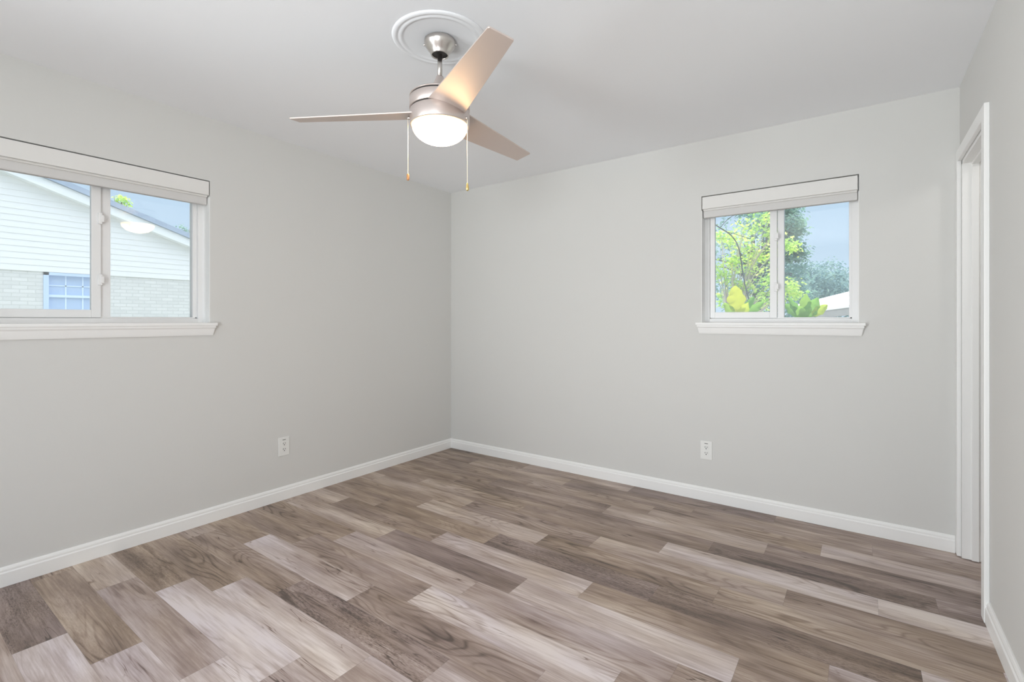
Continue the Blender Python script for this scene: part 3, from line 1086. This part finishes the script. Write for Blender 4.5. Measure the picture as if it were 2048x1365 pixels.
def tree(name, label, cat, base, blobs, per, size, lm, trunk_r, group=None, shape='oval', seed=1, branches=True, clump=None, bark='bark'):
    rnd = random.Random(seed)
    base = Vector(base)
    root = thing(name, label, cat, base, group)
    bm = bmesh.new()
    top = Vector(blobs[0][0])
    mid = base.lerp(top, 0.55) + Vector((rnd.uniform(-.1, .1), rnd.uniform(-.1, .1), 0)) * (top - base).length * 0.3
    add_tube(bm, smooth_path([base, mid, top], 5), [trunk_r * (1 - 0.07 * i) for i in range(11)], 8)
    tr = obj('trunk', bm, M[bark], root, smooth=True)
    if branches:
        bm = bmesh.new()
        for c, r in blobs:
            c = Vector(c)
            p0 = base.lerp(top, rnd.uniform(0.4, 0.75))
            for _ in range(3):
                tip = c + Vector((rnd.uniform(-.8, .8) * r[0], rnd.uniform(-.8, .8) * r[1], rnd.uniform(-.3, .8) * r[2]))
                m_ = p0.lerp(tip, 0.5) + Vector((0, 0, 0.12)) * (tip - p0).length
                pts = smooth_path([p0, m_, tip], 4)
                add_tube(bm, pts, [trunk_r * 0.4 * (1 - i / (len(pts) + 1)) for i in range(len(pts))], 6)
        obj('branches', bm, M[bark], root, smooth=True)
    obj('foliage', leaf_mesh('foliage', crown_spots(blobs, per, rnd, clump), size, rnd, shape), lm, root)
    return root


G0 = -0.35


def foot(p):
    return (p.x, p.y, G0)


# the big blue-green tree behind
Y = 17.0
B = []
for px, py, rx, rz in ((1505, 470, 0.75, 0.9), (1542, 455, 0.50, 0.6), (1572, 478, 0.20, 0.30), (1586, 452, 0.12, 0.12), (1440, 540, 0.8, 0.9), (1518, 560, 0.8, 0.9), (1572, 545, 0.36, 0.45), (1576, 600, 0.45, 0.45), (1470, 610, 0.9, 0.6), (1528, 412, 0.4, 0.4), (1590, 500, 0.12, 0.10), (1572, 418, 0.14, 0.05)):
    B.append((at_y(px, py, Y + random.uniform(-.6, .6)), (rx * 1.3, 1.0, rz * 1.3)))
tree('broad_tree', 'tall blue-green leafy tree behind the young tree, outside the small window', 'tree', foot(at_y(1530, 640, Y)), B, 900, 0.115, M['leaf_dark'], 0.16, seed=3, clump=0.15)

# twigs of that tree against the sky at the top of the window
# young tree with lobed yellow-green leaves, nearest the window
Y = 7.0
B = []
for px, py, r in ((1440, 545, .10), (1452, 482, .10), (1500, 448, .11), (1528, 432, .10), (1488, 482, .12), (1530, 505, .12), (1502, 530, .12), (1470, 558, .12), (1446, 598, .10), (1535, 552, .10), (1520, 605, .10),
                  (1578, 492, .06), (1576, 575, .10), (1584, 585, .06), (1545, 470, .08), (1512, 500, .12), (1460, 520, .10), (1494, 570, .10), (1440, 470, .06), (1540, 590, .10)):
    B.append((at_y(px, py, Y + random.uniform(-.25, .25)), (r, 0.14, r)))
tree('young_tree', 'young tree with bright yellow-green lobed leaves nearest the small window', 'tree', foot(at_y(1490, 640, Y)), B, 150, 0.058, M['leaf_young'], 0.022, seed=5, shape='lobed', clump=0.05, bark='pale_bark')

# dark bare vine arching in front
bm = bmesh.new()
Yv = 6.4
pts = smooth_path([at_y(1425, 446, Yv), at_y(1440, 456, Yv), at_y(1462, 471, Yv), at_y(1477, 495, Yv), at_y(1484, 535, Yv), at_y(1490, 570, Yv), at_y(1500, 610, Yv), at_y(1506, 660, Yv), Vector((at_y(1508, 660, Yv).x, Yv, G0))], 5)
add_tube(bm, pts, [0.0075] * len(pts), 7)
pts = smooth_path([at_y(1450, 463, Yv), at_y(1475, 470, Yv), at_y(1500, 478, Yv + 0.1)], 4)
add_tube(bm, pts, [0.004] * len(pts), 6)
pts = smooth_path([at_y(1440, 456, Yv), at_y(1465, 432, Yv), at_y(1500, 428, Yv + 0.1)], 4)
add_tube(bm, pts, [0.004] * len(pts), 6)
vine = obj('arching_stem', bm, M['vine'], origin=(at_y(1508, 660, Yv).x, Yv, G0))
tag(vine, 'thin dark bare stem arching across the left pane of the small window', 'stem')
rnd = random.Random(11)
spots = []
for px, py in ((1452, 440), (1470, 432), (1490, 428), (1446, 452), (1510, 430), (1530, 425), (1462, 425), (1480, 418)):
    c = at_y(px, py, Yv)
    for _ in range(14):
        spots.append((c.x + rnd.gauss(0, .035), c.y + rnd.gauss(0, .05), c.z + rnd.gauss(0, .025), rnd.uniform(0, .4)))
obj('leaves', leaf_mesh('leaves', spots, 0.05, rnd), M['leaf_dark'], vine)

# far tree line
for i, (px, py, w, h, lab) in enumerate(((1600, 560, 2.2, 1.2, 'leftmost tree of the far grey-green row, beside the big tree'), (1648, 558, 2.0, 1.5, 'tallest middle tree of the far grey-green row, above the white roof'), (1700, 575, 2.4, 1.3, 'rightmost and lowest tree of the far grey-green row, above the white roof'))):
    c = at_y(px, py, (36, 42, 30)[i])
    tree('far_tree', lab, 'tree', foot(c), [(c, (w * .7, 1.5, h * .8)), (c + Vector((-w * .45, 0, -h * .4)), (w * .6, 1.4, h * .8)), (c + Vector((w * .5, 0, -h * .4)), (w * .6, 1.4, h * .8)), (c + Vector((0, 0, -h * 1.1)), (w * .9, 1.4, h))] + ([(c + Vector((dx, dy, -h * 0.5)), (2.6, 1.5, h * 1.3)) for dx, dy in ((4.5, 1), (8.5, 2.5), (12.5, 4))] if i == 2 else []),
         1000, 0.22, M['leaf_far'], 0.18, group='far tree row', seed=20 + i, branches=False)

# shed with a white metal roof
Ys = 11.5
f0, f1 = at_y(1632, 619, Ys), at_y(1790, 598, Ys)
k0, k1 = at_y(1588, 611, Ys + 1.8), at_y(1790, 560, Ys + 1.8)
shed = thing('garden_shed', 'low shed with a white metal roof, low in the right pane of the small window', 'shed', ((f0.x + f1.x) / 2, Ys + 1, G0))
bm = bmesh.new()
add_prism(bm, [f0, f1, k1, k0], (0, 0, -0.05))
obj('roof', bm, M['metalroof'], shed)
bm = bmesh.new()
dn = Vector((0, 0, -1))
add_prism(bm, [f0 + Vector((0, 0.02, -0.05)), f1 + Vector((0, 0.02, -0.05)), f1 + Vector((0, 0.02, -0.20)), f0 + Vector((0, 0.02, -0.20))], (0, 0.04, 0))
obj('fascia', bm, M['greywood'], shed)
for q in (f0 + Vector((0.12, 0.1, 0)), f1 + Vector((-0.12, 0.1, 0)), k0 + Vector((0.1, -0.1, 0)), k1 + Vector((-0.1, -0.1, 0))):
    obj('post', box(q.x - 0.045, q.x + 0.045, q.y - 0.045, q.y + 0.045, G0, q.z - 0.05), M['greywood'], shed)
bm = bmesh.new()
add_box(bm, f0.x + 0.2, f1.x - 0.2, Ys + 1.2, Ys + 1.25, G0, 1.25)
obj('back_wall', bm, M['greywood'], shed)


# broad-leaved plants close to the wall
def broad_plant(label, base, leaves, seed):
    rnd = random.Random(seed)
    root = thing('broad_leaf_plant', label, 'plant', base, 'broad-leaved plants under the small window')
    b = Vector(base)
    for (tip, width, tint, lean) in leaves:
        tip = Vector(tip)
        ln = 0.26 if lean is None else lean
        axis = (tip - Vector((b.x, b.y, 1.20))).normalized()
        st = tip - axis * ln
        bm = bmesh.new()
        pts = smooth_path([b, b.lerp(st, 0.5) + Vector((rnd.uniform(-.02, .02), rnd.uniform(-.02, .02), 0.1)), st], 5)
        add_tube(bm, pts, [0.010 - 0.0005 * i for i in range(len(pts))], 7)
        stem = obj('stem', bm, M['pale_bark'], root)
        # blade: a folded, tapered leaf facing the window
        V, F = [], []
        side = axis.cross(Vector((0.25, -1, 0.2))).normalized()
        nrm = side.cross(axis)
        n = 9
        for i in range(n + 1):
            t = i / n
            wv = width * (math.sin(PI * min(1, t * 0.93 + 0.05)) ** 0.7) * (1 - 0.25 * t)
            c = st + axis * (ln * t) - nrm * (0.10 * ln * t * t)
            wig = 0.014 * math.sin(i * 2.3 + seed + width * 90)
            wv *= 1 + 0.12 * math.sin(i * 1.9 + width * 60)
            V += [c - side * wv * 0.5 + nrm * (0.03 + wig), c, c + side * wv * 0.5 + nrm * (0.03 - wig)]
        for i in range(n):
            a = i * 3
            F += [(a, a + 1, a + 4, a + 3), (a + 1, a + 2, a + 5, a + 4)]
        me = bpy.data.meshes.new('leaf')
        me.from_pydata([tuple(v) for v in V], [], F)
        at = me.attributes.new('tint', 'FLOAT', 'FACE')
        at.data.foreach_set('value', [tint] * len(F))
        obj('leaf', me, M['leaf_broad'], root, smooth=True)


Yb = 5.6
broad_plant('broad-leaved plant with one big yellow leaf, in the left pane of the small window', (at_y(1476, 650, Yb).x, Yb, G0),
            [(at_y(1470, 572, Yb), 0.20, 0.97, 0.28), (at_y(1448, 606, Yb - .05), 0.10, 0.5, 0.18), (at_y(1508, 594, Yb + .1), 0.09, 0.15, 0.22), (at_y(1496, 606, Yb - .1), 0.12, 0.85, 0.20), (at_y(1528, 604, Yb), 0.09, 0.3, 0.20)], 2)
broad_plant('broad-leaved plant with upright green leaves, in the right pane of the small window', (at_y(1606, 655, Yb).x, Yb, G0),
            [(at_y(1612, 588, Yb), 0.13, 0.45, 0.26), (at_y(1636, 596, Yb), 0.14, 0.32, 0.22), (at_y(1577, 596, Yb), 0.08, 0.2, 0.22), (at_y(1570, 608, Yb), 0.10, 0.25, 0.18), (at_y(1597, 612, Yb - .1), 0.12, 0.38, 0.18), (at_y(1655, 610, Yb), 0.10, 0.75, 0.16)], 4)

# trees beyond the neighbouring house
for i, (px, py, r, lab) in enumerate(((243, 405, 0.30, 'pale green treetop above the roof of the neighbouring house'), (372, 466, 0.34, 'sparse dark treetop at the low end of the neighbouring roof'))):
    c = at_x(px, py, -24.0)
    tree('tree_beyond_roof', lab, 'tree', foot(c), [(c, (r, r, r)), (c + Vector((0.05, 0.0, -0.9)), (.5, .5, .6)), (c + Vector((-.1, -0.1, -2.2)), (1.0, 1.0, .9))], 320 if i == 0 else 170, 0.12, M['leaf_young'] if i == 0 else M['leaf_dark'], 0.08, group='treetops beyond the roof', seed=40 + i)
